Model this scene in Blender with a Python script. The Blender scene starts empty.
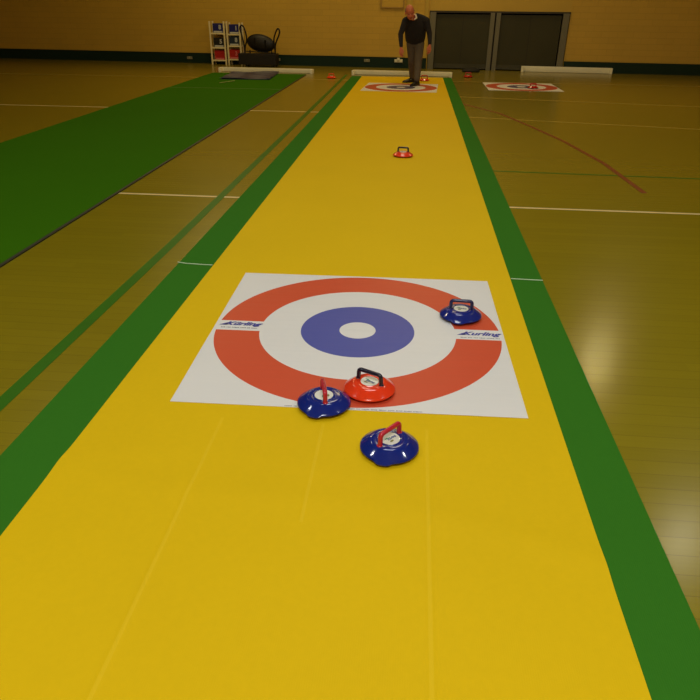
import bpy, bmesh, math, random
from mathutils import Vector, Matrix
random.seed(7)
SC = bpy.context.scene
COL = SC.collection

# ------------------------------------------------------------------ camera
F = Vector((-0.07727689, 0.87930635, -0.46994535))
R = Vector((0.99569662, 0.09224714, 0.00887157))
U = Vector((-0.05115194, 0.46723743, 0.88265093))
cd = bpy.data.cameras.new('camera')
cam = bpy.data.objects.new('camera', cd)
COL.objects.link(cam)
cam.matrix_world = Matrix(((R.x, U.x, -F.x, 0.2542933), (R.y, U.y, -F.y, -3.3806347),
                           (R.z, U.z, -F.z, 1.6853165), (0, 0, 0, 1)))
cd.sensor_width = 36
cd.lens = 650.18 / 700 * 36
cd.clip_start = 0.05
cd.clip_end = 200
SC.camera = cam

# ------------------------------------------------------------------ world, light, exposure
SC.view_settings.view_transform = 'Standard'
SC.view_settings.look = 'None'
SC.view_settings.gamma = 1
SC.view_settings.use_curve_mapping = False
SC.view_settings.exposure = 0.0
w = bpy.data.worlds.new('hall_world')
SC.world = w
w.use_nodes = True
w.node_tree.nodes['Background'].inputs[0].default_value = (1.0, 0.8, 0.5, 1)
w.node_tree.nodes['Background'].inputs[1].default_value = 0.0

CEIL = 6.2
def ceiling_lamp(x, y, power, col, size=0.6, sy=None):
    l = bpy.data.lights.new('ceiling_light', 'AREA')
    l.energy = power
    l.color = col
    if sy:
        l.shape = 'RECTANGLE'; l.size = size; l.size_y = sy
    else:
        l.shape = 'DISK'; l.size = size
    o = bpy.data.objects.new('ceiling_light', l)
    COL.objects.link(o)
    o.location = (x, y, CEIL - 0.1)
NEU = (0.93, 0.99, 1.0)
WARM = (1.0, 0.76, 0.34)
MID = (1.0, 0.90, 0.66)
for x in (-5.0, 5.0):
    ceiling_lamp(x, -1.0, 62, NEU, 0.2)
    ceiling_lamp(x, 5.0, 38, MID, 0.25)
    ceiling_lamp(x, 11.0, 55, WARM, 0.3)
ceiling_lamp(0.2, -5.0, 262, NEU, 1.8, 1.0)
ceiling_lamp(0.2, 1.3, 74, NEU, 2.0, 1.0)
ceiling_lamp(0, 5.5, 48, MID, 2.0, 1.4)
ceiling_lamp(0, 10.0, 60, WARM, 2.0, 1.2)
ceiling_lamp(1.0, 15.9, 82, WARM, 2.0, 1.2)
ceiling_lamp(-5.0, 15.2, 72, WARM, 2.0, 1.2)  # extra unseen lamp, added to brighten the left part of the back wall

# ------------------------------------------------------------------ materials
def srgb(r, g, b):
    f = lambda c: (c / 255 / 12.92) if c / 255 <= 0.04045 else ((c / 255 + 0.055) / 1.055) ** 2.4
    return (f(r), f(g), f(b), 1)

def mat(name, col, rough=0.5, metal=0.0, spec=0.5, coat=0.0, noise=None, bump=None):
    """principled material with a slight procedural mottling and fine bump"""
    m = bpy.data.materials.new(name)
    m.use_nodes = True
    nt = m.node_tree
    b = nt.nodes['Principled BSDF']
    b.inputs['Base Color'].default_value = col
    b.inputs['Roughness'].default_value = rough
    b.inputs['Metallic'].default_value = metal
    b.inputs['Specular IOR Level'].default_value = spec
    b.inputs['Coat Weight'].default_value = coat
    b.inputs['Coat Roughness'].default_value = 0.08
    tc = nt.nodes.new('ShaderNodeTexCoord')
    if noise:
        sc, amt = noise
        n = nt.nodes.new('ShaderNodeTexNoise')
        n.inputs['Scale'].default_value = sc
        n.inputs['Detail'].default_value = 5
        nt.links.new(tc.outputs['Object'], n.inputs['Vector'])
        mr = nt.nodes.new('ShaderNodeMapRange')
        mr.inputs['From Min'].default_value = 0.25
        mr.inputs['From Max'].default_value = 0.75
        mr.inputs['To Min'].default_value = 1 - amt
        mr.inputs['To Max'].default_value = 1 + amt
        nt.links.new(n.outputs['Fac'], mr.inputs['Value'])
        mx = nt.nodes.new('ShaderNodeVectorMath')
        mx.operation = 'SCALE'
        mx.inputs[0].default_value = col[:3]
        nt.links.new(mr.outputs['Result'], mx.inputs['Scale'])
        nt.links.new(mx.outputs['Vector'], b.inputs['Base Color'])
    if bump:
        sc, st = bump
        n = nt.nodes.new('ShaderNodeTexNoise')
        n.inputs['Scale'].default_value = sc
        n.inputs['Detail'].default_value = 3
        nt.links.new(tc.outputs['Object'], n.inputs['Vector'])
        bp = nt.nodes.new('ShaderNodeBump')
        bp.inputs['Strength'].default_value = st
        bp.inputs['Distance'].default_value = 0.01
        nt.links.new(n.outputs['Fac'], bp.inputs['Height'])
        nt.links.new(bp.outputs['Normal'], b.inputs['Normal'])
    return m

class NG:
    """tiny node-graph helper"""
    def __init__(s, m):
        s.nt = m.node_tree; s.b = s.nt.nodes['Principled BSDF']
        tc = s.nt.nodes.new('ShaderNodeTexCoord'); sp = s.nt.nodes.new('ShaderNodeSeparateXYZ')
        s.nt.links.new(tc.outputs['Object'], sp.inputs[0]); s.vec = tc.outputs['Object']
        s.x, s.y, s.z = sp.outputs
    def m(s, op, a, b=None):
        n = s.nt.nodes.new('ShaderNodeMath'); n.operation = op
        for i, v in enumerate((a, b)):
            if v is None: continue
            if isinstance(v, (int, float)): n.inputs[i].default_value = v
            else: s.nt.links.new(v, n.inputs[i])
        return n.outputs[0]
    def noise(s, scale, vec=None, detail=4):
        n = s.nt.nodes.new('ShaderNodeTexNoise'); n.inputs['Scale'].default_value = scale
        n.inputs['Detail'].default_value = detail
        s.nt.links.new(vec or s.vec, n.inputs['Vector']); return n.outputs['Fac']
    def mapping(s, scale):
        n = s.nt.nodes.new('ShaderNodeMapping'); n.inputs['Scale'].default_value = scale
        s.nt.links.new(s.vec, n.inputs['Vector']); return n.outputs[0]
    def mix(s, fac, a, b):
        n = s.nt.nodes.new('ShaderNodeMix'); n.data_type = 'RGBA'
        for sock, v in ((n.inputs[0], fac), (n.inputs[6], a), (n.inputs[7], b)):
            if isinstance(v, (int, float)): sock.default_value = v
            elif isinstance(v, tuple): sock.default_value = v
            else: s.nt.links.new(v, sock)
        return n.outputs[2]
    def scalecol(s, col, fac):
        n = s.nt.nodes.new('ShaderNodeVectorMath'); n.operation = 'SCALE'
        if isinstance(col, tuple): n.inputs[0].default_value = col[:3]
        else: s.nt.links.new(col, n.inputs[0])
        s.nt.links.new(fac, n.inputs['Scale']); return n.outputs[0]
    def out(s, col): s.nt.links.new(col, s.b.inputs['Base Color'])
    def bump(s, h, strength, dist=0.01):
        n = s.nt.nodes.new('ShaderNodeBump'); n.inputs['Strength'].default_value = strength
        n.inputs['Distance'].default_value = dist
        s.nt.links.new(h, n.inputs['Height']); s.nt.links.new(n.outputs[0], s.b.inputs['Normal'])

# ------------------------------------------------------------------ mesh helpers
def add_box(bm, c, d, rz=0.0, taper=1.0):
    m = Matrix.Translation(c) @ Matrix.Rotation(rz, 4, 'Z') @ Matrix.Diagonal((d[0], d[1], d[2], 1))
    g = bmesh.ops.create_cube(bm, size=1, matrix=m)
    return g['verts']

def add_tube(bm, pts, r, n=10, caps=True):
    """tube along a poly-line, r one radius or a list of them"""
    pts = [Vector(p) for p in pts]
    rs = r if isinstance(r, (list, tuple)) else [r] * len(pts)
    rings = []
    up = None
    for i, p in enumerate(pts):
        a = pts[max(i - 1, 0)]; b = pts[min(i + 1, len(pts) - 1)]
        t = (b - a).normalized()
        if up is None:
            up = t.orthogonal().normalized()
        else:
            up = (up - t * up.dot(t)).normalized()
        s = t.cross(up)
        rings.append([bm.verts.new(p + (up * math.cos(k * 2 * math.pi / n) + s * math.sin(k * 2 * math.pi / n)) * rs[i]) for k in range(n)])
    for i in range(len(rings) - 1):
        for k in range(n):
            bm.faces.new((rings[i][k], rings[i][(k + 1) % n], rings[i + 1][(k + 1) % n], rings[i + 1][k]))
    if caps:
        bm.faces.new(rings[0][::-1]); bm.faces.new(rings[-1])

def add_lathe(bm, prof, n=64, c=(0, 0, 0), rfun=None):
    """revolve (r, z) profile around z"""
    c = Vector(c); rings = []
    for j, (r, z) in enumerate(prof):
        if r < 1e-6:
            rings.append([bm.verts.new(c + Vector((0, 0, z)))])
        else:
            ring = []
            for k in range(n):
                a = k * 2 * math.pi / n
                rr = r * (rfun(a, j) if rfun else 1)
                ring.append(bm.verts.new(c + Vector((rr * math.cos(a), rr * math.sin(a), z))))
            rings.append(ring)
    for i in range(len(rings) - 1):
        A, B = rings[i], rings[i + 1]
        for k in range(n):
            k2 = (k + 1) % n
            if len(A) == 1 and len(B) > 1: bm.faces.new((A[0], B[k2], B[k]))
            elif len(B) == 1 and len(A) > 1: bm.faces.new((A[k], A[k2], B[0]))
            elif len(A) > 1: bm.faces.new((A[k], A[k2], B[k2], B[k]))
    return rings

def loft(bm, rings, n=20):
    """closed shape through ellipses (centre, rx, ry[, axis]) - rx across, ry deep, stacked along axis"""
    R_ = []
    for it in rings:
        c, rx, ry = Vector(it[0]), it[1], it[2]
        ax = Vector(it[3]).normalized() if len(it) > 3 else Vector((0, 0, 1))
        sx = Vector((0, 1, 0)).cross(ax).normalized() if abs(ax.y) < 0.95 else Vector((1, 0, 0))
        sy = ax.cross(sx)
        R_.append([bm.verts.new(c + sx * rx * math.cos(k * 2 * math.pi / n) + sy * ry * math.sin(k * 2 * math.pi / n)) for k in range(n)])
    for i in range(len(R_) - 1):
        for k in range(n):
            bm.faces.new((R_[i][k], R_[i][(k + 1) % n], R_[i + 1][(k + 1) % n], R_[i + 1][k]))
    bm.faces.new(R_[0][::-1]); bm.faces.new(R_[-1])

def add_ball(bm, c, r, seg=16, M=None):
    m = Matrix.Translation(c) @ (M or Matrix.Identity(4)) @ Matrix.Diagonal((r[0], r[1], r[2], 1) if isinstance(r, tuple) else (r, r, r, 1))
    bmesh.ops.create_uvsphere(bm, u_segments=seg, v_segments=max(8, seg * 2 // 3), radius=1, matrix=m)

def limb(bm, pts, rs, n=14):
    """tapered capsule chain"""
    for p, r in zip(pts, rs): add_ball(bm, Vector(p), r * 0.985, 14)
    for i in range(len(pts) - 1): add_tube(bm, [pts[i], pts[i + 1]], [rs[i], rs[i + 1]], n)

def finish(bm, smooth=True, bevel=0.0):
    if bevel:
        bmesh.ops.bevel(bm, geom=[e for e in bm.edges], offset=bevel, segments=2, affect='EDGES', profile=0.7)
    bmesh.ops.recalc_face_normals(bm, faces=bm.faces)
    for f in bm.faces: f.smooth = smooth

def obj(name, bm, m, parent=None, smooth=True, bevel=0.0, auto=True):
    finish(bm, smooth, bevel)
    me = bpy.data.meshes.new(name)
    bm.to_mesh(me); bm.free()
    if smooth and auto:
        try: me.set_sharp_from_angle(angle=math.radians(38))
        except Exception: pass
    for mm in (m if isinstance(m, (list, tuple)) else [m]): me.materials.append(mm)
    o = bpy.data.objects.new(name, me)
    COL.objects.link(o)
    if parent: o.parent = parent
    return o

def remesh(bm, voxel, smooth_it=4):
    """fuse overlapping closed pieces into one continuous skin, returns a mesh"""
    bmesh.ops.recalc_face_normals(bm, faces=bm.faces)
    me = bpy.data.meshes.new('tmp'); bm.to_mesh(me); bm.free()
    o = bpy.data.objects.new('tmp', me); COL.objects.link(o)
    r = o.modifiers.new('r', 'REMESH'); r.mode = 'VOXEL'; r.voxel_size = voxel; r.use_smooth_shade = True
    s = o.modifiers.new('s', 'SMOOTH'); s.iterations = smooth_it; s.factor = 0.5
    dg = bpy.context.evaluated_depsgraph_get(); dg.update()
    res = bpy.data.meshes.new_from_object(o.evaluated_get(dg))
    bpy.data.objects.remove(o); bpy.data.meshes.remove(me)
    for p in res.polygons: p.use_smooth = True
    return res

def fused(name, bm, m, parent, voxel=0.008, it=4):
    me = remesh(bm, voxel, it); me.name = name
    me.materials.clear(); me.materials.append(m)
    o = bpy.data.objects.new(name, me); COL.objects.link(o); o.parent = parent
    return o

def thing(name, label, cat, loc=(0, 0, 0), rz=0.0, group=None):
    o = bpy.data.objects.new(name, None)
    o.empty_display_size = 0.05
    COL.objects.link(o)
    o.location = loc; o.rotation_euler = (0, 0, rz)
    o['label'] = label; o['category'] = cat
    if group: o['group'] = group
    return o

def tag(o, label, cat, group=None):
    o['label'] = label; o['category'] = cat
    if group: o['group'] = group
    return o

def struct(name, bm, m, parent=None, **k):
    o = obj(name, bm, m, parent, **k)
    if not parent: o['kind'] = 'structure'
    return o

def dup(root, loc, rz, label, group=None):
    r = root.copy(); COL.objects.link(r); r.location = loc; r.rotation_euler = (0, 0, rz)
    r['label'] = label
    if group: r['group'] = group
    for ch in list(root.children):
        c = ch.copy(); COL.objects.link(c); c.parent = r
        for g in ch.children:
            d = g.copy(); COL.objects.link(d); d.parent = c
    return r

def text_mesh(s, size, shear=0.0, extrude=0.0, bold=0.0):
    c = bpy.data.curves.new('t', 'FONT')
    c.body = s; c.size = size; c.shear = shear; c.align_x = 'CENTER'; c.align_y = 'CENTER'
    c.extrude = extrude; c.offset = bold; c.resolution_u = 3
    o = bpy.data.objects.new('t', c); COL.objects.link(o)
    dg = bpy.context.evaluated_depsgraph_get(); dg.update()
    me = bpy.data.meshes.new_from_object(o.evaluated_get(dg))
    bpy.data.objects.remove(o); bpy.data.curves.remove(c)
    return me

def mesh_into(bm, me, M):
    n0 = len(bm.verts)
    bm.from_mesh(me); bm.verts.ensure_lookup_table()
    for v in bm.verts[n0:]: v.co = M @ v.co

# ------------------------------------------------------------------ THE SETTING
# back wall frame: origin W0, direction WX along it, WN pointing back into it
WANG = -0.0868689
W0 = Vector((-7.4732, 18.4431, 0))
WX = Vector((math.cos(WANG), math.sin(WANG), 0)); WN = Vector((-WX.y, WX.x, 0))
def wp(s, d, z): return W0 + WX * s + WN * d + Vector((0, 0, z))

# sports hall floor: narrow boards under a clear varnish
fm = mat('varnished_hall_floor', srgb(150, 118, 45), 0.24, spec=0.3)
g = NG(fm)
board = g.m('FLOOR', g.m('DIVIDE', g.y, 0.09))
frac = g.m('FRACT', g.m('DIVIDE', g.y, 0.09))
gap = g.m('LESS_THAN', frac, 0.035)
wn = g.nt.nodes.new('ShaderNodeTexWhiteNoise'); wn.noise_dimensions = '2D'
cmb = g.nt.nodes.new('ShaderNodeCombineXYZ')
g.nt.links.new(board, cmb.inputs[0])
g.nt.links.new(g.m('FLOOR', g.m('ADD', g.m('DIVIDE', g.x, 1.6), g.m('MULTIPLY', board, 0.37))), cmb.inputs[1])
g.nt.links.new(cmb.outputs[0], wn.inputs['Vector'])
grain = g.noise(1.0, g.mapping((2.2, 60, 1)))
tone = g.m('ADD', g.m('MULTIPLY', wn.outputs['Value'], 0.07), g.m('ADD', g.m('MULTIPLY', grain, 0.16), 0.88))
wear = g.noise(0.35)
base = g.mix(wear, (0.235, 0.172, 0.006, 1), (0.21, 0.172, 0.005, 1))
col = g.scalecol(base, tone)
g.out(g.mix(g.m('MULTIPLY', gap, 0.35), col, srgb(60, 42, 14)))
g.nt.links.new(g.m('ADD', g.m('MULTIPLY', g.noise(1.5), 0.05), 0.19), g.b.inputs['Roughness'])
bm = bmesh.new()
XL, XR, YB = -14.5, 10.5, -6.5
v = [bm.verts.new(c) for c in ((XL, YB, 0), (XR, YB, 0), (XR, 19.6, 0), (XL, 19.6, 0))]
bm.faces.new(v)
r = bmesh.ops.extrude_face_region(bm, geom=bm.faces[:])
bmesh.ops.translate(bm, vec=(0, 0, -0.1), verts=[e for e in r['geom'] if isinstance(e, bmesh.types.BMVert)])
struct('floor', bm, fm, smooth=False)

# ceiling
bm = bmesh.new(); add_box(bm, ((XL + XR) / 2, (YB + 19.6) / 2, CEIL + 0.1), (XR - XL, 19.6 - YB, 0.2))
struct('ceiling', bm, mat('ceiling_paint', srgb(205, 195, 170), 0.8, noise=(2, 0.05)), smooth=False)

# painted blockwork walls
def block_mat(name, c):
    m = mat(name, c, 0.55)
    g = NG(m)
    zr = g.m('FRACT', g.m('DIVIDE', g.z, 0.152))
    zi = g.m('FLOOR', g.m('DIVIDE', g.z, 0.152))
    xs = g.m('ADD', g.m('DIVIDE', g.x, 0.43), g.m('MULTIPLY', zi, 0.5))
    j1 = g.m('LESS_THAN', zr, 0.07)
    j2 = g.m('LESS_THAN', g.m('FRACT', xs), 0.022)
    j = g.m('MAXIMUM', j1, j2)
    n = g.noise(1.3)
    wn = g.nt.nodes.new('ShaderNodeTexWhiteNoise'); wn.noise_dimensions = '2D'
    cb = g.nt.nodes.new('ShaderNodeCombineXYZ')
    g.nt.links.new(g.m('FLOOR', xs), cb.inputs[0]); g.nt.links.new(zi, cb.inputs[1]); g.nt.links.new(cb.outputs[0], wn.inputs['Vector'])
    f = g.m('ADD', g.m('MULTIPLY', n, 0.10), g.m('ADD', g.m('MULTIPLY', wn.outputs['Value'], 0.05), 0.92))
    cc = g.scalecol(c, f)
    g.out(g.mix(g.m('MULTIPLY', j, 0.28), cc, (c[0] * .55, c[1] * .5, c[2] * .4, 1)))
    g.bump(g.m('SUBTRACT', 1.0, j), 0.4, 0.006)
    return m
wall_m = block_mat('cream_painted_blockwork', (0.62, 0.385, 0.045, 1))
plain_wall = mat('cream_painted_plaster', (0.60, 0.39, 0.055, 1), 0.6, noise=(1.5, 0.04))

DS0, DS1 = 8.10, 12.0       # the row of dark store doors along the wall
DH = 1.50
def wallobj(name, bm, m, smooth=False, kind='structure', parent=None, **k):
    o = obj(name, bm, m, parent, smooth=smooth, **k)
    if not parent:
        o.matrix_world = Matrix.Translation(W0) @ Matrix.Rotation(WANG, 4, 'Z')
        if kind: o['kind'] = kind
    return o
bm = bmesh.new()
add_box(bm, ((-7.2 + DS0) / 2, 0.15, CEIL / 2), (7.2 + DS0, 0.3, CEIL))
add_box(bm, ((DS1 + 18.2) / 2, 0.15, CEIL / 2), (18.2 - DS1, 0.3, CEIL))
wallobj('wall_back', bm, wall_m)
bm = bmesh.new()
add_box(bm, ((DS0 + DS1) / 2, 0.15, (DH + CEIL) / 2), (DS1 - DS0, 0.3, CEIL - DH))
wallobj('wall_above_doors', bm, plain_wall)
bm = bmesh.new(); add_box(bm, (XL - 0.1, 6.5, CEIL / 2), (0.2, 26.4, CEIL)); struct('wall_left', bm, wall_m, smooth=False)
bm = bmesh.new(); add_box(bm, (XR + 0.1, 6.5, CEIL / 2), (0.2, 26.4, CEIL)); struct('wall_right', bm, wall_m, smooth=False)
bm = bmesh.new(); add_box(bm, ((XL + XR) / 2, YB - 0.1, CEIL / 2), (XR - XL, 0.2, CEIL)); struct('wall_front', bm, wall_m, smooth=False)

# dark green skirting band
sk = mat('dark_green_skirting_paint', (0.010, 0.028, 0.018, 1), 0.5, spec=0.2, noise=(3, 0.06))
bm = bmesh.new(); add_box(bm, ((-7.0 + DS0 - 0.02) / 2, -0.0125, 0.145), (7.0 + DS0 - 0.02, 0.025, 0.29))
add_box(bm, ((-7.0 + DS0 - 0.02) / 2, -0.016, 0.285), (7.0 + DS0 - 0.02, 0.032, 0.02))
wallobj('baseboard_back', bm, sk)
bm = bmesh.new(); add_box(bm, ((DS1 + 0.02 + 18.0) / 2, -0.0125, 0.145), (18.0 - DS1, 0.025, 0.29))
wallobj('baseboard_back_right', bm, sk)

# the narrow pilaster behind the man
bm = bmesh.new(); add_box(bm, (7.525, -0.02, 0.29 + 2.95), (0.17, 0.04, 5.9))
wallobj('trim_1', bm, mat('pilaster_paint', (0.56, 0.37, 0.045, 1), 0.5, noise=(2, 0.05)), bevel=0.004)
bm = bmesh.new(); add_box(bm, (8.02, -0.02, 0.29 + 2.95), (0.1, 0.04, 5.9))
wallobj('trim_2', bm, mat('door_reveal_paint', (0.56, 0.37, 0.045, 1), 0.5, noise=(2, 0.05)), bevel=0.004)

# store doors
leaf_m = mat('dark_olive_door_laminate', (0.048, 0.044, 0.018, 1), 0.4, spec=0.25, noise=(1.2, 0.08))
frame_m = mat('grey_painted_door_frame', (0.165, 0.15, 0.10, 1), 0.4, noise=(4, 0.04))
dark_m = mat('black_rubber_gap', srgb(20, 18, 12), 0.7, noise=(9, 0.1))
def store_door(name, s0, s1):
    bm = bmesh.new()
    add_box(bm, ((s0 + s1) / 2, 0.06, 0.02 + (DH - 0.06) / 2), (s1 - s0, 0.05, DH - 0.08))
    d = wallobj(name, bm, leaf_m, bevel=0.004)
    bm = bmesh.new(); s = (s0 + s1) / 2
    add_box(bm, (s, 0.033, DH / 2), (0.008, 0.004, DH - 0.09)); obj('leaf_joint', bm, dark_m, d, smooth=False)
    bm = bmesh.new()
    add_box(bm, (s, 0.032, 0.09), (s1 - s0 - 0.02, 0.006, 0.12)); obj('kick_plate', bm, mat('dull_kick_plate', (0.05, 0.046, 0.02, 1), 0.4, noise=(5, .05)), d, smooth=False)
    return d
store_door('door_1', DS0 + 0.20, 9.83)
store_door('door_2', 10.11, DS1 - 0.22)
def jamb(name, s0, s1):
    bm = bmesh.new(); add_box(bm, ((s0 + s1) / 2, 0.03, DH / 2), (s1 - s0, 0.13, DH)); return wallobj(name, bm, frame_m, bevel=0.004)
jamb('trim_3', DS0 + 0.02, DS0 + 0.19)
jamb('trim_4', 9.825, 9.945)
bm = bmesh.new(); add_box(bm, (9.9675, 0.06, DH / 2), (0.045, 0.08, DH)); wallobj('trim_5', bm, dark_m)
jamb('trim_6', 9.99, 10.11)
jamb('trim_7', DS1 - 0.19, DS1 - 0.02)
bm = bmesh.new(); add_box(bm, ((DS0 + DS1) / 2, 0.0, DH + 0.012), (DS1 - DS0, 0.06, 0.05)); wallobj('trim_8', bm, mat('dark_door_head', srgb(48, 40, 20), 0.5, noise=(3, .05)))

# framed board high on the wall (only its lower edge is in the picture)
root = thing('notice_board', 'cream framed panel on the wall high above and left of the man', 'board', wp(7.02, -0.01, 1.60), WANG)
bm = bmesh.new(); add_box(bm, (0, 0, 0.5), (0.62, 0.016, 0.96)); obj('panel', bm, mat('cream_panel_paint', (0.62, 0.385, 0.045, 1), 0.55, noise=(2, .03)), root, smooth=False)
bm = bmesh.new()
for x in (-0.325, 0.325): add_box(bm, (x, -0.012, 0.5), (0.035, 0.035, 1.0))
for z in (0.0, 1.0): add_box(bm, (0, -0.012, z), (0.685, 0.035, 0.035))
obj('frame', bm, mat('tan_wood_frame', (0.42, 0.25, 0.045, 1), 0.45, noise=(8, .08)), root, smooth=False)

# wall sockets in the skirting
sock_m = mat('grey_socket_metal', srgb(150, 146, 120), 0.35, metal=0.2, noise=(20, .03))
sockw = mat('white_socket_plastic', srgb(238, 232, 205), 0.35, noise=(20, .02))
def socket(s, z, label, m, plugs=False):
    t = thing('wall_socket', label, 'socket', wp(s, -0.028, z), WANG)
    bm = bmesh.new(); add_box(bm, (0, -0.008, 0), (0.17 if not plugs else 0.24, 0.02, 0.075 if not plugs else 0.085)); obj('plate', bm, m, t, smooth=False, bevel=0.003)
    for sx in (-1, 1):
        bm = bmesh.new()
        for dx, dz, w_, h_ in ((0, 0.015, 0.008, 0.012), (-0.012, -0.008, 0.01, 0.006), (0.012, -0.008, 0.01, 0.006)):
            add_box(bm, (sx * 0.045 + dx, -0.0185, dz), (w_, 0.002, h_))
        obj('pin_holes', bm, dark_m, t, smooth=False)
    bm = bmesh.new()
    for sx in (-1, 1): add_box(bm, (sx * 0.012, -0.020, 0.022), (0.012, 0.006, 0.014))
    obj('switch', bm, sockw, t, smooth=False)
    if plugs:
        for dx, dz in ((0.0, 0.05), (-0.075, 0.0), (0.07, 0.0)):
            bm = bmesh.new(); add_box(bm, (dx, -0.04, dz), (0.075, 0.045, 0.07)); obj('plug', bm, sockw, t, smooth=False, bevel=0.008)
    return t
socket(0.69, 0.15, 'grey double wall socket in green skirting left of the white racks', sock_m)
socket(3.54, 0.16, 'grey double wall socket in green skirting right of the black trolley', sock_m)
socket(6.31, 0.19, 'grey double wall socket in green skirting between trolley and man', sock_m)
socket(7.26, 0.20, 'bright white wall socket with plugs, below the hanging hand of the man', sockw, True)

# painted court lines on the floor
def line(name, pts, wdt, m, z=0.0012):
    bm = bmesh.new(); P = [Vector((x, y, 0)) for x, y in pts]
    L = []
    for i, p in enumerate(P):
        t = (P[min(i + 1, len(P) - 1)] - P[max(i - 1, 0)]).normalized(); n = Vector((-t.y, t.x, 0)) * wdt / 2
        L.append((bm.verts.new(p + n + Vector((0, 0, z))), bm.verts.new(p - n + Vector((0, 0, z)))))
    for i in range(len(L) - 1): bm.faces.new((L[i][0], L[i][1], L[i + 1][1], L[i + 1][0]))
    o = obj(name, bm, m, smooth=False); o['kind'] = 'structure'; return o
lw = mat('white_court_paint', srgb(222, 200, 140), 0.3, noise=(9, .06))
ly = mat('faded_yellow_court_paint', srgb(186, 160, 66), 0.3, noise=(9, .06))
lg = mat('green_court_paint', (0.030, 0.135, 0.004, 1), 0.4, spec=0.15, noise=(5, .10))
lr = mat('red_brown_court_paint', srgb(124, 56, 26), 0.3, noise=(9, .06))
line('trim_9', [(-13, 2.93), (9, 2.72)], 0.045, lw)
line('trim_10', [(-13, 8.6), (-1.2, 8.57)], 0.06, lw)
line('trim_11', [(-13, 14.05), (-1.2, 14.08)], 0.06, ly)
line('trim_12', [(-1.66, -4), (-1.585, 1.3), (-1.575, 6.2), (-1.57, 15.5)], 0.075, lg, 0.0016)
line('trim_13', [(1.0, 10.45), (1.245, 9.985), (1.788, 8.894), (2.115, 7.596), (2.40, 6.3), (2.60, 4.9), (2.66, 3.5)], 0.06, lr, 0.0016)
line('trim_14', [(1.0, 11.2), (9, 9.8)], 0.06, ly)
line('trim_15', [(1.0, 8.43), (9, 6.8)], 0.05, ly)
line('trim_16', [(1.0, 4.33), (9, 4.0)], 0.04, lg)
line('trim_17', [(1.0, 14.26), (9, 14.1)], 0.05, ly)

# ------------------------------------------------------------------ MATS AND LANES
def sheet(bm, xs, ys, zf, thick):
    """thin sheet as grid with height field zf and closed underside at zf - thick"""
    T = [[bm.verts.new((x, y, zf(x, y))) for x in xs] for y in ys]
    B = [[bm.verts.new((x, y, zf(x, y) - thick)) for x in xs] for y in ys]
    ny, nx = len(ys), len(xs)
    for j in range(ny - 1):
        for i in range(nx - 1):
            bm.faces.new((T[j][i], T[j][i + 1], T[j + 1][i + 1], T[j + 1][i]))
            bm.faces.new((B[j][i], B[j + 1][i], B[j + 1][i + 1], B[j][i + 1]))
    for j in range(ny - 1):
        bm.faces.new((T[j][0], T[j + 1][0], B[j + 1][0], B[j][0])); bm.faces.new((T[j][-1], B[j][-1], B[j + 1][-1], T[j + 1][-1]))
    for i in range(nx - 1):
        bm.faces.new((T[0][i], B[0][i], B[0][i + 1], T[0][i + 1])); bm.faces.new((T[-1][i], T[-1][i + 1], B[-1][i + 1], B[-1][i]))

def frange(a, b, n): return [a + (b - a) * i / n for i in range(n + 1)]

def cloth_mat(name, c, rough=0.6, weave=900, st=0.08, spec=0.3):
    m = mat(name, c, rough, spec=spec)
    g = NG(m)
    n = g.noise(1.1); n2 = g.noise(40)
    f = g.m('ADD', g.m('MULTIPLY', n, 0.10), g.m('ADD', g.m('MULTIPLY', n2, 0.06), 0.92))
    g.out(g.scalecol(c, f))
    g.bump(g.m('ADD', g.m('MULTIPLY', g.m('SINE', g.m('MULTIPLY', g.x, weave)), 0.5), g.noise(120)), st, 0.002)
    return m
green_m = cloth_mat('green_baize', (0.034, 0.162, 0.012, 1), 0.8, spec=0.05)
green2_m = cloth_mat('dark_green_bowls_carpet', (0.036, 0.135, 0.002, 1), 0.85, spec=0.03)
yellow_m = cloth_mat('yellow_vinyl_cloth', (0.72, 0.475, 0.004, 1), 0.6, spec=0.08)

g = NG(yellow_m)
# paler lines put into the colour along the cloth creases
fac = None
for k_, (sx_, y0_) in enumerate(((-0.539, -9), (-0.076, -1.6), (0.389, -9))):
    a_ = g.m('LESS_THAN', g.m('ABSOLUTE', g.m('SUBTRACT', g.x, sx_)), 0.007)
    a_ = g.m('MULTIPLY', a_, g.m('MULTIPLY', g.m('LESS_THAN', g.y, -0.96), g.m('GREATER_THAN', g.y, y0_)))
    fac = a_ if fac is None else g.m('MAXIMUM', fac, a_)
src = g.b.inputs['Base Color'].links[0].from_socket
g.out(g.mix(g.m('MULTIPLY', fac, 0.13), src, (0.92, 0.66, 0.05, 1)))

bm = bmesh.new()
sheet(bm, [-1.39, -1.0, 1.0, 1.21], frange(-4.6, 15.1, 60), lambda x, y: 0.0052, 0.0045)
tag(obj('green_mat', bm, green_m, smooth=False), 'long green mat showing as a border on both sides of the yellow lane', 'mat')

seams = (-0.539, -0.076, 0.389)
def ylane(x, y):
    z = 0.0088
    if y < -0.95 or True:
        fade = 1 / (1 + math.exp((y + 1.2) * 6))
        for k, s in enumerate(seams):
            lim = -1.6 if k == 1 else -9
            if y > lim: z += 0.0035 * fade * math.exp(-((x - s) / 0.012) ** 2)
        # broad soft folds where the cloth does not lie flat
        c = -1.52 - 0.22 * x + 0.10 * math.sin(2.3 * x + 0.5)
        z += 0.0068 * fade * math.exp(-((y - c) / 0.075) ** 2)
        c2 = -1.30 - 0.1 * math.sin(3.0 * x)
        z += 0.0040 * fade * math.exp(-((y - c2) / 0.06) ** 2) * (1 if x < 0.15 else math.exp(-((x - .15) / .2) ** 2))
    return z
xs = sorted(set([round(v_, 4) for v_ in frange(-1.125, 0.989, 30)] + [round(s + d, 4) for s in seams for d in (-.03, -.02, -.013, -.007, 0, .007, .013, .02, .03)]))
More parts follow.
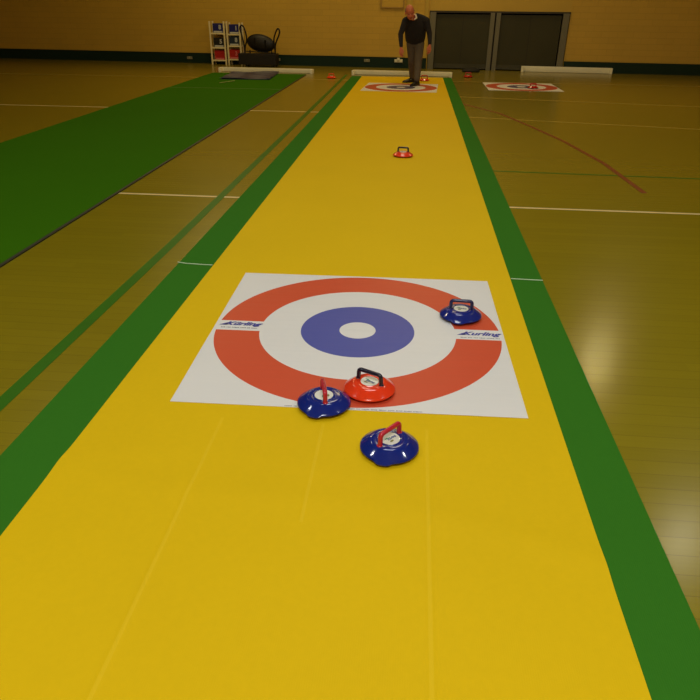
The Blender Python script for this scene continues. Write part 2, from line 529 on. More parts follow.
ys = frange(-4.5, -2.6, 20)[:-1] + frange(-2.6, -0.9, 110)[:-1] + frange(-0.9, 15.05, 80)
bm = bmesh.new(); sheet(bm, xs, ys, ylane, 0.003)
tag(obj('yellow_lane_mat', bm, yellow_m), 'long bright yellow vinyl lane running from the foreground to the man', 'mat')

# short white tapes across the green borders
tape_m = mat('white_tape', srgb(205, 225, 190), 0.5, noise=(12, .04))
bm = bmesh.new(); add_tube(bm, [(-1.40, 0.985, 0.0075), (-1.33, 0.965, 0.0075), (-1.22, 0.955, 0.0078), (-1.132, 0.953, 0.008)], 0.0035, 8)
tag(obj('marker_cord', bm, tape_m), 'thin white cord across the green border left of the yellow lane', 'cord')
bm = bmesh.new(); add_tube(bm, [(0.994, 0.932, 0.0075), (1.10, 0.928, 0.0075), (1.21, 0.925, 0.0075)], 0.0035, 8)
tag(obj('marker_cord', bm, tape_m), 'thin white cord across the green border right of the yellow lane', 'cord')

# target mats
def target_mat_material(name, red, blue, white, band=True):
    m = mat(name, white, 0.42, spec=0.25)
    g = NG(m)
    r = g.m('SQRT', g.m('ADD', g.m('MULTIPLY', g.x, g.x), g.m('MULTIPLY', g.y, g.y)))
    ring = g.m('MULTIPLY', g.m('GREATER_THAN', r, 0.567), g.m('LESS_THAN', r, 0.822))
    if band:
        ring = g.m('MULTIPLY', ring, g.m('GREATER_THAN', g.m('ABSOLUTE', g.m('SUBTRACT', g.y, 0.003)), 0.063))
    inner = g.m('MULTIPLY', g.m('GREATER_THAN', r, 0.105), g.m('LESS_THAN', r, 0.329))
    c = g.mix(inner, g.mix(ring, white, red), blue)
    g.out(g.scalecol(c, g.m('ADD', g.m('MULTIPLY', g.noise(3), 0.06), 0.97)))
    wv = g.noise(1.0, g.mapping((1.2, 14, 1)), 2)
    g.bump(wv, 0.25, 0.012)
    return m
RED, BLUE, WHITE = (0.62, 0.075, 0.03, 1), (0.072, 0.09, 0.38, 1), (0.74, 0.73, 0.72, 1)
tm = target_mat_material('printed_vinyl_target', RED, BLUE, WHITE)
def mat_square(bm, h, z0, th, sag=0.0006):
    sheet(bm, frange(-h, h, 28), frange(-h, h, 40), lambda x, y: z0 + sag * (1 + math.sin(9 * y + 1.5 * math.sin(2 * x))), th)

txt_blue = mat('dark_blue_print', srgb(28, 42, 150), 0.4, noise=(30, .05))
txt_grey = mat('grey_print', (0.16, 0.17, 0.22, 1), 0.4, noise=(30, .05))
ROT = 0.0191464
tmat = thing('target_mat', 'large white target mat with red and blue rings in the foreground, stones on it', 'target mat', (0, 0, 0.0090), ROT)
bm = bmesh.new(); mat_square(bm, 0.84, 0.0015, 0.0013)
obj('vinyl_sheet', bm, tm, tmat)
LZ = 0.0031
def logo(cx, cy, umlaut):
    bm = bmesh.new()
    mesh_into(bm, text_mesh('K\u00fcrling' if umlaut else 'Kurling', 0.070, 0.45, 0, 0.0024), Matrix.Translation((cx + 0.012, cy + 0.016, LZ)) @ Matrix.Diagonal((1.03, 0.86, 1, 1)))
    # swoosh to the left of the word
    vs = [bm.verts.new(Vector((cx + a, cy + b, LZ))) for a, b in ((-0.122, -0.004), (-0.068, 0.034), (-0.082, 0.012), (-0.06, 0.004), (-0.085, -0.006))]
    bm.faces.new(vs)
    obj('logo', bm, txt_blue, tmat, smooth=False)
    bm = bmesh.new(); x = cx - 0.10
    for wd in ((3, 3, 5, 4, 2, 4) if umlaut else (4, 3, 3, 4, 5, 3)):
        for _ in range(wd):
            hh = random.choice((0.007, 0.009, 0.006))
            add_box(bm, (x, cy - 0.036, LZ), (0.0065, hh, 0.0002)); x += 0.0088
        x += 0.006
    obj('small_print', bm, txt_grey, tmat, smooth=False)
logo(-0.695, 0.008, True)
logo(0.695, -0.002, False)
bm = bmesh.new(); x = -0.29
while x < 0.33:
    wd = random.choice((3, 5, 6, 7))
    for _ in range(wd):
        add_box(bm, (x, -0.832, LZ), (0.004, random.choice((0.004, 0.006)), 0.0002)); x += 0.0062
    x += 0.006
obj('edge_print', bm, txt_grey, tmat, smooth=False)

tm2 = target_mat_material('printed_vinyl_target_far', (0.50, 0.075, 0.035, 1), (0.10, 0.09, 0.18, 1), WHITE, False)
far = thing('target_mat', 'white target mat with red ring under the feet of the standing man', 'target mat', (-0.045, 12.60, 0.0090), -0.05)
bm = bmesh.new(); mat_square(bm, 0.83, 0.0015, 0.0013); obj('vinyl_sheet', bm, tm2, far)
rt = thing('target_mat', 'white target mat with red ring lying on bare floor at right', 'target mat', (2.76, 13.28, 0.0020), 0.0)
bm = bmesh.new(); mat_square(bm, 0.83, 0.0015, 0.0013); obj('vinyl_sheet', bm, tm2, rt)

# second lane on the left, plain green
bm = bmesh.new()
sheet(bm, frange(-5.2, -2.64, 14), frange(-3.0, 15.3, 60), lambda x, y: 0.008, 0.007)
lane2 = obj('green_carpet_lane', bm, green2_m, smooth=False)
tag(lane2, 'wide dark green bowls carpet on the floor left of the yellow lane', 'carpet')
bm = bmesh.new(); sheet(bm, [-2.65, -2.618], frange(-3.0, 15.2, 30), lambda x, y: 0.0098, 0.0088)  # dark strip standing in for the shadow along the carpet's thick edge
obj('edge_shadow_strip', bm, mat('dark_edge_shadow', srgb(34, 34, 14), 0.6, noise=(9, .08)), lane2, smooth=False)
bm = bmesh.new(); sheet(bm, frange(-5.2, -2.655, 6), [11.72, 11.78], lambda x, y: 0.0095, 0.0014)
obj('joining_strip', bm, mat('pale_green_strip', srgb(62, 108, 20), 0.6, noise=(9, .08)), lane2, smooth=False)
bm = bmesh.new(); add_tube(bm, [(-4.30, 12.70, 0.0195), (-4.17, 12.98, 0.0195), (-4.07, 13.22, 0.0195)], 0.011, 8)
tag(obj('pale_streak', bm, mat('pale_streak_mat', srgb(150, 160, 90), 0.5, noise=(9, .05))), 'short pale stick lying on green carpet before the folded mat', 'streak')  # thin pale tube forming a short streak on the carpet

# grey-blue folded mat lying on the green carpet
gm = mat('grey_blue_folded_vinyl', srgb(82, 80, 96), 0.35)
g = NG(gm)
wv = g.noise(1.6, g.mapping((1, 2.2, 1)), 3)
band = g.m('GREATER_THAN', g.m('SINE', g.m('MULTIPLY', g.m('ADD', g.x, g.m('MULTIPLY', wv, 1.2)), 9)), 0.1)
g.out(g.mix(band, (0.022, 0.026, 0.085, 1), (0.085, 0.092, 0.16, 1)))
bm = bmesh.new()
sheet(bm, frange(-0.62, 0.62, 30), frange(-0.92, 0.92, 30), lambda x, y: 0.035 + 0.016 * math.sin(4 * x + 3 * y) * math.sin(5 * y - 1.5 * x), 0.012)
fo = thing('folded_mat', 'crumpled grey blue folded mat lying on the far end of green carpet', 'mat', (-3.98, 14.55, 0.0085), 0.06)
obj('top_fold', bm, gm, fo)
bm = bmesh.new()
sheet(bm, frange(-0.60, 0.62, 12), frange(-0.90, 0.92, 12), lambda x, y: 0.010, 0.009)
obj('bottom_fold', bm, gm, fo)

# white end boards
board_m = mat('white_end_board_paint', (0.90, 0.86, 0.66, 1), 0.45, noise=(4, .04))
def end_board(name, label, x0, x1, y, rz=-0.07, h=0.125, base=0.0, arms=0.30):
    L = x1 - x0
    t = thing(name, label, 'end board', ((x0 + x1) / 2, y, base), rz)
    bm = bmesh.new(); add_box(bm, (0, 0, h / 2 + 0.001), (L, 0.07, h)); obj('rail', bm, board_m, t, bevel=0.028)
    for s in (-1, 1):
        bm = bmesh.new(); add_box(bm, (s * (L / 2 - 0.035), -0.035 - arms / 2, h / 2 + 0.001), (0.07, arms, h)); obj('end_arm', bm, board_m, t, smooth=False, bevel=0.008)
    return t
end_board('end_board', 'long white end board across the far end of the yellow lane', -1.41, 1.25, 15.50, arms=0.2, h=0.115)
end_board('end_board', 'long white end board across the far end of the green carpet', -5.10, -2.48, 15.72, rz=-0.05, arms=0.2, h=0.11)
end_board('end_board', 'white end board on bare floor before the dark doors at right', 3.30, 5.8, 17.27, rz=-0.087, h=0.15, arms=0.12)

# ------------------------------------------------------------------ KURLING STONES
def plastic(name, c, rough=0.12): return mat(name, c, rough, spec=0.5, coat=0.3, noise=(7, 0.04), bump=(35, 0.02))
navy = plastic('glossy_navy_plastic', (0.005, 0.018, 0.20, 1))
navy_dk = plastic('glossy_dark_navy_plastic', srgb(16, 24, 84))
redp = plastic('glossy_red_plastic', (0.82, 0.045, 0.012, 1))
red_h = plastic('crimson_handle_plastic', srgb(190, 26, 52), 0.3)
blk_h = plastic('blue_black_handle_plastic', srgb(22, 22, 48), 0.25)
navy_h = plastic('navy_handle_plastic', srgb(16, 22, 84), 0.3)
sticker_m = mat('white_sticker', srgb(226, 226, 214), 0.4, noise=(25, .02))
ink_g = mat('green_sticker_ink', srgb(60, 140, 100), 0.4, noise=(25, .05))
ink_b = mat('blue_sticker_ink', srgb(50, 80, 150), 0.4, noise=(25, .05))
ink_y = mat('olive_sticker_ink', srgb(120, 120, 50), 0.4, noise=(25, .05))
hole_m = mat('dark_grip_holes', srgb(110, 10, 30), 0.6, noise=(25, .05))

PROF = [(0.000, 0.008), (0.085, 0.008), (0.100, 0.0085), (0.112, 0.010), (0.1225, 0.0135), (0.1260, 0.0175), (0.1252, 0.0215), (0.120, 0.026),
        (0.108, 0.0345), (0.097, 0.0425), (0.0875, 0.0490), (0.081, 0.0525), (0.073, 0.0545), (0.060, 0.0550), (0.058, 0.0535), (0.052, 0.0535), (0.050, 0.0550), (0.0, 0.0565)]
def stone(label, cup, handle_m, loc, rot, lobe, grp, sunk_holes=False, hspan=0.062, hh=0.052, hr=0.0105):
    """rot = heading of the handle bar, lobe = heading of the front caster pod"""
    t = thing('kurling_stone', label, 'curling stone', loc, 0.0, grp)
    def rf(a, j):
        if 1 <= j <= 7:
            s = 0
            d = (a - lobe + math.pi) % (2 * math.pi) - math.pi
            s = math.exp(-(d / 0.28) ** 4)
            return 1 + (0.0, 0.0, 0.10, 0.13, 0.12, 0.08, 0.035, 0.0)[j] * s
        return 1
    bm = bmesh.new(); add_lathe(bm, PROF, 120, rfun=rf)
    obj('dome', bm, cup, t)
    for k in range(3):
        a = lobe + k * 2 * math.pi / 3
        bm = bmesh.new(); c = (0.096 * math.cos(a), 0.096 * math.sin(a))
        add_lathe(bm, [(0.024, 0.009), (0.024, 0.005), (0.016, 0.0035), (0.0, 0.0035)], 20, (c[0], c[1], 0))
        cp = obj('caster', bm, blk_h, t)
        bm = bmesh.new(); add_ball(bm, (c[0], c[1], 0.0062), 0.006, 12)
        obj('ball', bm, sock_m, cp)
    # sticker
    bm = bmesh.new(); add_lathe(bm, [(0.0440, 0.0552), (0.0435, 0.0568), (0.0, 0.0578)], 48)
    st = obj('sticker', bm, sticker_m, t)
    M = Matrix.Rotation(rot, 4, 'Z')
    bm = bmesh.new(); n0 = 0
    for (x, y, w_, h_) in ((-0.018, 0.006, 0.022, 0.008), (-0.006, 0.001, 0.020, 0.006)):
        vs = [bm.verts.new(M @ Vector((x + w_ * dx, y + h_ * dy, 0.0586))) for dx, dy in ((-.5, 0), (0, .6), (.6, .3), (.3, -.5))]
        bm.faces.new(vs)
    obj('green_mark', bm, ink_g, st, smooth=False)
    bm = bmesh.new(); mesh_into(bm, text_mesh('Kurling', 0.016, 0.3, 0, 0.0006), M @ Matrix.Translation((0.006, -0.005, 0.0588)))
    obj('wordmark', bm, ink_b, st, smooth=False)
    bm = bmesh.new()
    vs = [bm.verts.new(M @ Vector((-0.010 + 0.010 * math.cos(q), -0.020 + 0.005 * math.sin(q), 0.0586))) for q in [i * math.pi / 6 for i in range(12)]]
    bm.faces.new(vs); obj('olive_mark', bm, ink_y, st, smooth=False)
    # handle: rounded bridge over the sticker
    bm = bmesh.new(); P = []
    top = 0.054 + hh
    for s in (-1, 1):
        arc = []
        for i in range(7):
            q = i / 6 * math.pi / 2
            arc.append(Vector((s * (hspan - 0.016 + 0.016 * math.cos(q)), 0, top - 0.016 + 0.016 * math.sin(q))))
        seg = [Vector((s * (hspan + 0.004), 0, 0.049)), Vector((s * (hspan + 0.001), 0, 0.066))] + arc
        P += seg if s == -1 else seg[::-1]
    P = [M @ p for p in P]
    add_tube(bm, P, hr, 14)
    for s in (-1, 1):
        add_lathe(bm, [(0.0125, 0.046), (0.0125, 0.0560), (0.0110, 0.0575), (0.0, 0.0575)], 20, M @ Vector((s * (hspan + 0.004), 0, 0)))
    hd = obj('handle', bm, handle_m, t)
    if sunk_holes:
        bm = bmesh.new()
        for i in range(7):
            x = -hspan + 0.02 + i * (2 * hspan - 0.04) / 6
            c = M @ Vector((x, 0, top + hr - 0.0006))
            bmesh.ops.create_cone(bm, cap_ends=True, segments=12, radius1=0.0032, radius2=0.0032, depth=0.002, matrix=Matrix.Translation(c))
        obj('grip_hole', bm, hole_m, hd, smooth=False)
    return t
G1 = 'kurling stones on the yellow lane and its target'
Zl, Zt = 0.0090, 0.0118
def D(a): return math.radians(a)
stone('blue stone with crimson handle touching the red stone, at the lower edge of the target', navy, red_h, (-0.092, -0.812, Zt), D(103), D(-106), G1, True)
stone('red stone with dark handle, beside the blue stone near the target edge', redp, blk_h, (0.113, -0.664, Zt), D(-27), D(95), G1)
stone('blue stone with crimson handle, alone on the yellow nearest the camera', navy, red_h, (0.228, -1.122, Zl), D(53), D(-101), G1, False)
stone('blue stone with navy handle at the upper right of the target, on the red ring', navy, navy_h, (0.606, 0.250, Zt), D(-3), D(-100), G1)
stone('red stone with dark handle alone in the middle of the yellow lane', redp, blk_h, (0.161, 4.96, Zl), D(-8), D(90), G1)
G2 = 'kurling stones lying about at the far end of the hall'
stone('red stone with red handle just right of the man and behind his shoe', redp, plastic('red_handle_plastic', srgb(200, 40, 18), .3), (0.50, 14.15, Zl), D(5), D(-100), G2, hspan=0.07, hh=0.07)
dkred = plastic('deep_red_plastic', srgb(170, 20, 22))
stone('dark red stone on bare floor right of the yellow lane', dkred, red_h, (1.66, 15.35, 0.0), D(5), D(-100), G2, hspan=0.07, hh=0.06)
stone('small red stone on bare floor between the green carpet and the yellow lane', redp, redp, (-1.86, 14.45, 0.0), D(10), D(-100), G2)
stone('red stone on the blue centre of the right hand target mat', dkred, red_h, (2.98, 12.98, 0.0046), D(0), D(-100), G2)

# black bag by the doors
bm = bmesh.new()
loft(bm, [((0, 0, 0.004), 0.22, 0.12), ((0, 0, 0.03), 0.26, 0.14), ((0.01, 0, 0.07), 0.24, 0.12), ((0.04, 0, 0.11), 0.12, 0.06), ((0.05, 0, 0.125), 0.04, 0.03)])
o = obj('cloth_bag', bm, mat('black_cloth', srgb(28, 26, 22), 0.8, noise=(12, .1), bump=(14, .5)))
o.location = (1.84, 16.9, 0.0); tag(o, 'small black cloth bag on the floor in front of the dark doors', 'bag')

# ------------------------------------------------------------------ RACKS, BOXES, TROLLEY
rack_m = mat('cream_rack_tube', (0.86, 0.74, 0.42, 1), 0.45, noise=(6, .04))
cards = {'b': mat('navy_box_card', srgb(28, 30, 110), 0.5, noise=(9, .08)), 'k': mat('black_box_card', srgb(24, 24, 26), 0.5, noise=(9, .08)),
         'r': mat('red_box_card', srgb(178, 24, 18), 0.5, noise=(9, .08)), 't': mat('dark_teal_box_card', srgb(30, 46, 66), 0.5, noise=(9, .08))}
print_m = mat('pale_box_print', srgb(196, 196, 190), 0.5, noise=(9, .05))
print_r = mat('pink_box_print', srgb(214, 110, 110), 0.5, noise=(9, .05))
def rack(label, loc, rz, W, H, Dp, shelves):
    t = thing('open_rack', label, 'rack', loc, rz)
    for sx in (-1, 1):
        for sy in (-1, 1):
            bm = bmesh.new(); add_box(bm, (sx * (W / 2 - 0.02), sy * (Dp / 2 - 0.02), H / 2), (0.045, 0.045, H)); obj('post', bm, rack_m, t, smooth=False, bevel=0.004)
    for z in shelves:
        bm = bmesh.new(); add_box(bm, (0, 0, z), (W - 0.05, Dp - 0.05, 0.02)); add_box(bm, (0, -Dp / 2 + 0.01, z), (W - 0.05, 0.018, 0.04)); obj('shelf', bm, rack_m, t, smooth=False)
    return t
def number_box(loc, rz, w_, h_, key, label, digit=None, band=True, grp=None):
    t = thing('number_box', label, 'box', loc, rz, grp)
    bm = bmesh.new(); add_box(bm, (0, 0, h_ / 2), (w_, 0.24, h_)); obj('carton', bm, cards[key], t, smooth=False, bevel=0.004)
    pm = print_r if key == 'r' else print_m
    if band:
        bm = bmesh.new(); add_box(bm, (0, -0.1215, 0.035), (w_ * 0.86, 0.003, 0.045)); obj('printed_band', bm, pm, t, smooth=False)
    if digit:
        bm = bmesh.new(); mesh_into(bm, text_mesh(digit, h_ * 0.62, 0, 0, 0.006), Matrix.Translation((w_ * 0.2, -0.1225, h_ * 0.60)) @ Matrix.Rotation(math.pi / 2, 4, 'X'))
        obj('printed_number', bm, pm, t, smooth=False)
    return t
r1 = Vector((-5.72, 17.90, 0)); a1 = -0.06
rack('left white three tier rack against the far wall, holding number boxes', r1 + Vector((0, .17, 0)), a1, 0.48, 1.19, 0.32, (0.12, 0.47, 0.86))
GB = 'number boxes in the two white racks'
for z, k, d, lab in ((0.872, 'b', '8', 'dark blue box on the top shelf of the left rack'), (0.482, 'k', '5', 'black box on the middle shelf of the left rack'), (0.132, 'r', None, 'red box on the bottom shelf of the left rack')):
    number_box(r1 + Vector((0.02, 0.17, z)), a1, 0.32, 0.26, k, lab, d, True, GB)
r2 = Vector((-5.21, 17.86, 0)); a2 = -0.087
rack('right white three tier rack, between the left rack and the black trolley', r2 + Vector((0, .17, 0)), a2, 0.44, 1.16, 0.30, (0.15, 0.52, 0.84))
for dx, z, k, d, lab in ((0.02, 0.852, 'b', '1', 'bright navy box on the top shelf of the right rack'), (0.0, 0.532, 't', '8', 'dark teal box on the middle shelf of the right rack'), (-0.02, 0.162, 'r', '3', 'red box with a pale figure on the bottom shelf of the right rack')):
    number_box(r2 + Vector((dx, 0.17, z)), a2, 0.31, 0.26, k, lab, d, True, GB)

blk = mat('black_steel_tube', srgb(24, 20, 16), 0.35, metal=0.3, noise=(9, .06))
blk2 = mat('black_padded_fabric', srgb(26, 22, 20), 0.5, noise=(6, .12), bump=(9, .3))
tr = thing('storage_trolley', 'black tubular storage trolley with two loop handles by the far wall', 'trolley', (-4.32, 17.52, 0), -0.07)
bm = bmesh.new(); add_box(bm, (-0.09, 0, 0.205), (1.14, 0.40, 0.31)); obj('base_tray', bm, blk2, tr, smooth=False, bevel=0.02)
for sx in (-1, 1):
    for sy in (-1, 1):
        bm = bmesh.new()
        bmesh.ops.create_cone(bm, cap_ends=True, segments=20, radius1=0.05, radius2=0.05, depth=0.03, matrix=Matrix.Translation((sx * 0.43, sy * 0.15, 0.05)) @ Matrix.Rotation(math.pi / 2, 4, 'Y'))
        add_box(bm, (sx * 0.43, sy * 0.15, 0.085), (0.05, 0.04, 0.05)); obj('caster', bm, blk, tr)
def loop(pts, r=0.022):
    bm = bmesh.new()
    # smooth with Catmull-Rom
    P = [Vector(p) for p in pts]; Q = []
    for i in range(len(P) - 1):
        p0, p1, p2, p3 = P[max(i - 1, 0)], P[i], P[i + 1], P[min(i + 2, len(P) - 1)]
        for k in range(6):
            t = k / 6
            Q.append(0.5 * ((2 * p1) + (p2 - p0) * t + (2 * p0 - 5 * p1 + 4 * p2 - p3) * t * t + (3 * p1 - p0 - 3 * p2 + p3) * t ** 3))
    Q.append(P[-1]); add_tube(bm, Q, r, 10)
    return bm
obj('handle_loop', loop([(-0.47, -0.1, 0.25), (-0.49, -0.1, 0.6), (-0.56, -0.1, 0.92), (-0.585, -0.1, 1.02), (-0.54, -0.1, 1.10), (-0.47, -0.1, 1.06), (-0.41, -0.1, 0.88), (-0.40, -0.1, 0.70), (-0.45, -0.1, 0.55), (-0.47, -0.1, 0.42)]), blk, tr)
obj('handle_loop', loop([(0.45, -0.1, 0.25), (0.47, -0.1, 0.6), (0.58, -0.1, 0.85), (0.61, -0.1, 0.96), (0.57, -0.1, 1.03), (0.51, -0.1, 0.97), (0.44, -0.1, 0.80), (0.43, -0.1, 0.68), (0.44, -0.1, 0.55), (0.45, -0.1, 0.42)]), blk, tr)
for x in (-0.33, 0.33):
    bm = bmesh.new(); add_tube(bm, [(x, -0.05, 0.355), (x, -0.05, 0.45)], 0.02, 8); obj('post', bm, blk, tr)
bm = bmesh.new(); add_tube(bm, [(-0.46, -0.1, 0.42), (0.44, -0.1, 0.38)], 0.014, 8); obj('cross_bar', bm, blk, tr)
# round padded bag carried on the trolley
bg = thing('round_bag', 'round black padded bag carried across the black trolley', 'bag', (-4.33, 17.60, 0.42), -0.07)
bm = bmesh.new(); add_ball(bm, (0, 0, 0.21), (0.425, 0.13, 0.235), 36, Matrix.Rotation(D(9), 4, 'Y')); obj('padded_body', bm, blk2, bg)
bm = bmesh.new(); Mt = Matrix.Translation((0, 0, 0.21)) @ Matrix.Rotation(D(9), 4, 'Y')
add_tube(bm, [Mt @ Vector((0.412 * math.cos(q), -0.03, 0.225 * math.sin(q))) for q in [i * math.pi / 18 for i in range(37)]], 0.017, 8, caps=False)
obj('rim_piping', bm, blk, bg)
bm = bmesh.new()
for a in (-0.16, 0.16): add_box(bm, (a, -0.115, 0.21 - a * 0.16), (0.05, 0.02, 0.24))
obj('strap', bm, blk, bg, smooth=False)

# ------------------------------------------------------------------ THE MAN
skin = mat('ruddy_skin', srgb(200, 112, 84), 0.5, noise=(10, .06))
hair_m = mat('grey_hair', srgb(128, 112, 96), 0.8, noise=(60, .2), bump=(90, .5))
jumper_m = mat('black_navy_knit', srgb(30, 26, 30), 0.9, noise=(25, .1), bump=(160, .4))
trouser_m = mat('grey_brown_trousers', srgb(88, 76, 62), 0.85, noise=(9, .08), bump=(60, .2))
shoe_m = mat('black_leather_shoe', srgb(18, 15, 14), 0.35, noise=(9, .05))
sole_m = mat('black_rubber_sole', srgb(24, 20, 18), 0.7, noise=(9, .05))
shirt_m = mat('white_shirt_cotton', srgb(225, 215, 200), 0.8, noise=(9, .03))
eye_m = mat('dark_eye', srgb(30, 22, 18), 0.2, noise=(9, .03))
lip_m = mat('lips', srgb(150, 66, 56), 0.5, noise=(9, .03))
man = thing('person', 'balding man in dark jumper and grey trousers, leaning forward at the far end', 'person', (0.2, 13.3, 0.0119), 0.0)
# joints, local to (0.2, 13.3); he faces the camera (-y)
hipR, hipL = Vector((-0.065, 0.22, 0.90)), Vector((0.130, 0.22, 0.90))          # his right is at image left
kneeR, kneeL = Vector((-0.030, 0.26, 0.49)), Vector((0.125, -0.02, 0.49))
ankR, ankL = Vector((-0.005, 0.44, 0.085)), Vector((0.115, -0.26, 0.085))
shR, shL = Vector((-0.215, -0.10, 1.345)), Vector((0.255, -0.03, 1.35))
elR, elL = Vector((-0.312, -0.15, 1.07)), Vector((0.345, -0.04, 1.09))
wrR, wrL = Vector((-0.285, -0.26, 0.80)), Vector((0.365, -0.16, 0.86))
neck = Vector((-0.045, -0.13, 1.43)); head = Vector((-0.125, -0.27, 1.512))

def hand_pieces(bm, w0, side, curl):
    """palm and five fingers hanging down from the wrist w0; side = +1 when the thumb points to +x"""
    k = 1.12
    dn = Vector((0.0, -0.18, -1)).normalized(); ac = Vector((0.80 * side, -0.6, 0.1)); ac = (ac - dn * ac.dot(dn)).normalized()    # ac: across the palm towards the thumb
    nm = -dn.cross(ac).normalized() * side
    for i in range(4):
        b0 = w0 + dn * 0.02 + ac * (0.012 * (1.5 - i)); b1 = w0 + dn * 0.095 * k + ac * (0.0235 * (1.5 - i))
        limb(bm, [b0, b1], [0.018, 0.0155], 10)
        ln = (0.040, 0.046, 0.043, 0.033)[i] * k
        d1 = (dn + nm * 0.45 * curl).normalized(); d2 = (dn + nm * 1.6 * curl).normalized(); d3 = (dn * 0.3 + nm * 1.7 * curl).normalized()
        p1 = b1 + d1 * ln; p2 = p1 + d2 * ln * 0.7; p3 = p2 + d3 * ln * 0.5
        limb(bm, [b1, p1, p2, p3], [0.0118, 0.0104, 0.0094, 0.0082], 10)
    t0 = w0 + dn * 0.03 + ac * 0.025; t1 = t0 + (dn * 0.7 + ac * 0.75).normalized() * 0.048; t2 = t1 + (dn * 1.0 + ac * 0.25 + nm * 0.3 * curl).normalized() * 0.038; t3 = t2 + (dn + nm * 0.5 * curl).normalized() * 0.026
    limb(bm, [t0, t1, t2, t3], [0.018, 0.0135, 0.012, 0.0095], 10)

bm = bmesh.new()
# head: skull, jaw, nose, brow, ears, looking down and towards image left
HM = Matrix.Translation(head) @ Matrix.Diagonal((1.10, 1.10, 1.10, 1)) @ Matrix.Rotation(D(-8), 4, 'Y') @ Matrix.Rotation(D(10), 4, 'Z') @ Matrix.Rotation(D(26), 4, 'X')
def hp(x, y, z): return HM @ Vector((x, y, z))
HR = HM.to_3x3().to_4x4()
add_ball(bm, hp(0, 0.012, 0.045), (0.083, 0.102, 0.098), 24, HR)
add_ball(bm, hp(0, -0.030, -0.030), (0.068, 0.068, 0.088), 20, HR)
add_ball(bm, hp(0, -0.052, -0.092), (0.036, 0.034, 0.028), 16, HR)
add_ball(bm, hp(0, -0.062, 0.030), (0.056, 0.030, 0.018), 16, HR)
for s in (-1, 1):
    add_ball(bm, hp(s * 0.038, -0.070, -0.030), (0.024, 0.022, 0.022), 14, HR)
    add_ball(bm, hp(s * 0.086, 0.010, -0.008), (0.013, 0.024, 0.034), 14, HR)
    add_ball(bm, hp(s * 0.012, -0.102, -0.036), (0.012, 0.012, 0.010), 12, HR)
limb(bm, [hp(0, -0.088, 0.012), hp(0, -0.108, -0.030)], [0.009, 0.015], 10)
limb(bm, [neck + Vector((0.02, 0.04, -0.05)), head + Vector((0.012, 0.04, -0.02))], [0.062, 0.056])
# torso core, arms, legs under the clothes
limb(bm, [(-0.02, 0.0, 1.34), (0.0, 0.1, 1.12), (0.0, 0.2, 0.94)], [0.115, 0.125, 0.13])
for sh, el, wr in ((shR, elR, wrR), (shL, elL, wrL)):
    limb(bm, [Vector((0, -0.02, 1.36)), sh, el, wr], [0.08, 0.05, 0.037, 0.027])
for hpj, kn, an in ((hipR, kneeR, ankR), (hipL, kneeL, ankL)):
    limb(bm, [hpj, kn, an], [0.078, 0.052, 0.036]); limb(bm, [an, an + Vector((-0.03, -0.03, -0.04))], [0.034, 0.026])
hand_pieces(bm, wrR, 1, 0.7); hand_pieces(bm, wrL, -1, 0.7)
body = fused('body', bm, skin, man, 0.0055, 3)
# eyes, mouth
bm = bmesh.new()
for s in (-1, 1): add_ball(bm, hp(s * 0.031, -0.085, 0.004), (0.013, 0.008, 0.006), 12, HR)
obj('eye', bm, eye_m, body)
bm = bmesh.new(); add_ball(bm, hp(0, -0.096, -0.066), (0.024, 0.006, 0.006), 12, HR); obj('mouth', bm, lip_m, body)
# fringe of grey hair round the back and sides
bm = bmesh.new()
for i in range(-9, 10):
    q = math.pi / 2 + i * 0.175
    add_ball(bm, hp(0.080 * math.cos(q), 0.016 + 0.098 * math.sin(q), 0.020), (0.018, 0.018, 0.050), 10, HR)
fused('hair', bm, hair_m, man, 0.006, 4)
# jumper
bm = bmesh.new()
ax = Vector((0, -0.28, 1))
loft(bm, [((0.025, 0.235, 0.865), 0.175, 0.130, ax), ((0.025, 0.22, 0.92), 0.220, 0.155, ax), ((0.025, 0.16, 1.02), 0.238, 0.170, ax), ((0.02, 0.09, 1.14), 0.248, 0.168, ax),
          ((0.015, 0.02, 1.26), 0.245, 0.150, ax), ((0.01, -0.03, 1.345), 0.205, 0.125, ax), ((0.0, -0.07, 1.415), 0.140, 0.09, ax), ((-0.01, -0.09, 1.455), 0.080, 0.07, ax)], 28)
limb(bm, [Vector((-0.02, -0.07, 1.415)), Vector((-0.12, -0.06, 1.365)), shR, elR, wrR + Vector((0, 0.012, 0.03))], [0.07, 0.095, 0.078, 0.060, 0.042])
limb(bm, [Vector((0.04, -0.05, 1.430)), Vector((0.13, -0.03, 1.385)), shL, elL, wrL + Vector((0, 0.012, 0.03))], [0.075, 0.095, 0.080, 0.060, 0.042])
fused('jumper', bm, jumper_m, man, 0.009, 5)
# shirt collar showing at the left side of the neck
bm = bmesh.new()
limb(bm, [neck + Vector((0.055, -0.055, 0.035)), neck + Vector((0.075, -0.075, -0.02)), neck + Vector((0.035, -0.10, -0.055))], [0.018, 0.022, 0.014])
limb(bm, [neck + Vector((-0.05, -0.05, 0.01)), neck + Vector((-0.02, -0.10, -0.05))], [0.018, 0.012])
limb(bm, [neck + Vector((0.055, -0.055, 0.035)), neck + Vector((0.03, 0.05, 0.04)), neck + Vector((-0.05, -0.03, 0.02))], [0.016, 0.016, 0.016])
fused('shirt_collar', bm, shirt_m, man, 0.007, 2)
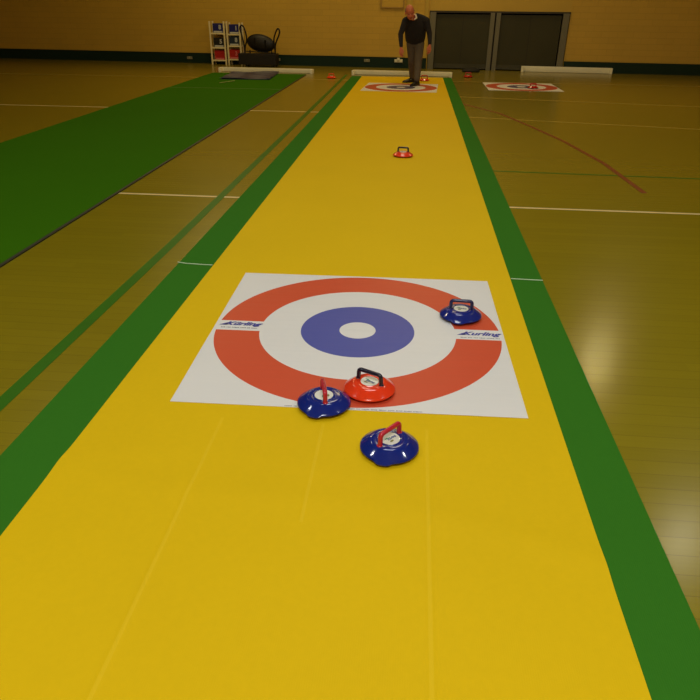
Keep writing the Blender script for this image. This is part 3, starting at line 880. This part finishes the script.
# trousers
bm = bmesh.new()
loft(bm, [((0.03, 0.225, 0.80), 0.165, 0.120), ((0.03, 0.23, 0.86), 0.200, 0.138), ((0.03, 0.235, 0.92), 0.195, 0.135), ((0.03, 0.225, 0.965), 0.18, 0.12)], 24)
limb(bm, [hipR + Vector((0, 0, -0.02)), kneeR, ankR + Vector((0, 0.0, 0.045))], [0.115, 0.088, 0.066])
limb(bm, [hipL + Vector((0, 0, -0.02)), kneeL, ankL + Vector((0, 0.0, 0.045))], [0.118, 0.090, 0.068])
fused('trousers', bm, trouser_m, man, 0.009, 5)
# shoes
for an, yaw in ((ankR, -1.05), (ankL, -0.55)):
    M = Matrix.Translation((an.x, an.y, 0)) @ Matrix.Rotation(yaw, 4, 'Z') @ Matrix.Diagonal((1.15, 1.15, 1.3, 1))
    bm = bmesh.new()
    R_ = []
    for y, wd, h in ((0.075, 0.028, 0.055), (0.055, 0.038, 0.085), (0.0, 0.041, 0.092), (-0.06, 0.044, 0.074), (-0.12, 0.051, 0.055), (-0.17, 0.048, 0.044), (-0.205, 0.033, 0.034), (-0.222, 0.012, 0.024)):
        R_.append([bm.verts.new(M @ Vector((wd * math.cos(q), y, 0.012 + max(0, math.sin(q)) * (h - 0.012)))) for q in [k * math.pi / 10 for k in range(11)]])
    for i in range(len(R_) - 1):
        for k in range(10): bm.faces.new((R_[i][k], R_[i][k + 1], R_[i + 1][k + 1], R_[i + 1][k]))
        bm.faces.new((R_[i][0], R_[i + 1][0], R_[i + 1][10], R_[i][10]))
    bm.faces.new(R_[0]); bm.faces.new(R_[-1][::-1])
    sh = obj('shoe', bm, shoe_m, man)
    bm = bmesh.new(); T = []; B = []
    for x, y in ((0.03, 0.078), (0.043, 0.05), (0.042, -0.03), (0.054, -0.12), (0.05, -0.175), (0.033, -0.212), (0, -0.228), (-0.033, -0.212), (-0.05, -0.175), (-0.054, -0.12), (-0.042, -0.03), (-0.043, 0.05), (-0.03, 0.078)):
        T.append(bm.verts.new(M @ Vector((x, y, 0.014)))); B.append(bm.verts.new(M @ Vector((x, y, 0.0005))))
    bm.faces.new(T); bm.faces.new(B[::-1])
    for i in range(len(T)): bm.faces.new((T[i], B[i], B[(i + 1) % len(T)], T[(i + 1) % len(T)]))
    obj('sole', bm, sole_m, sh, smooth=False)
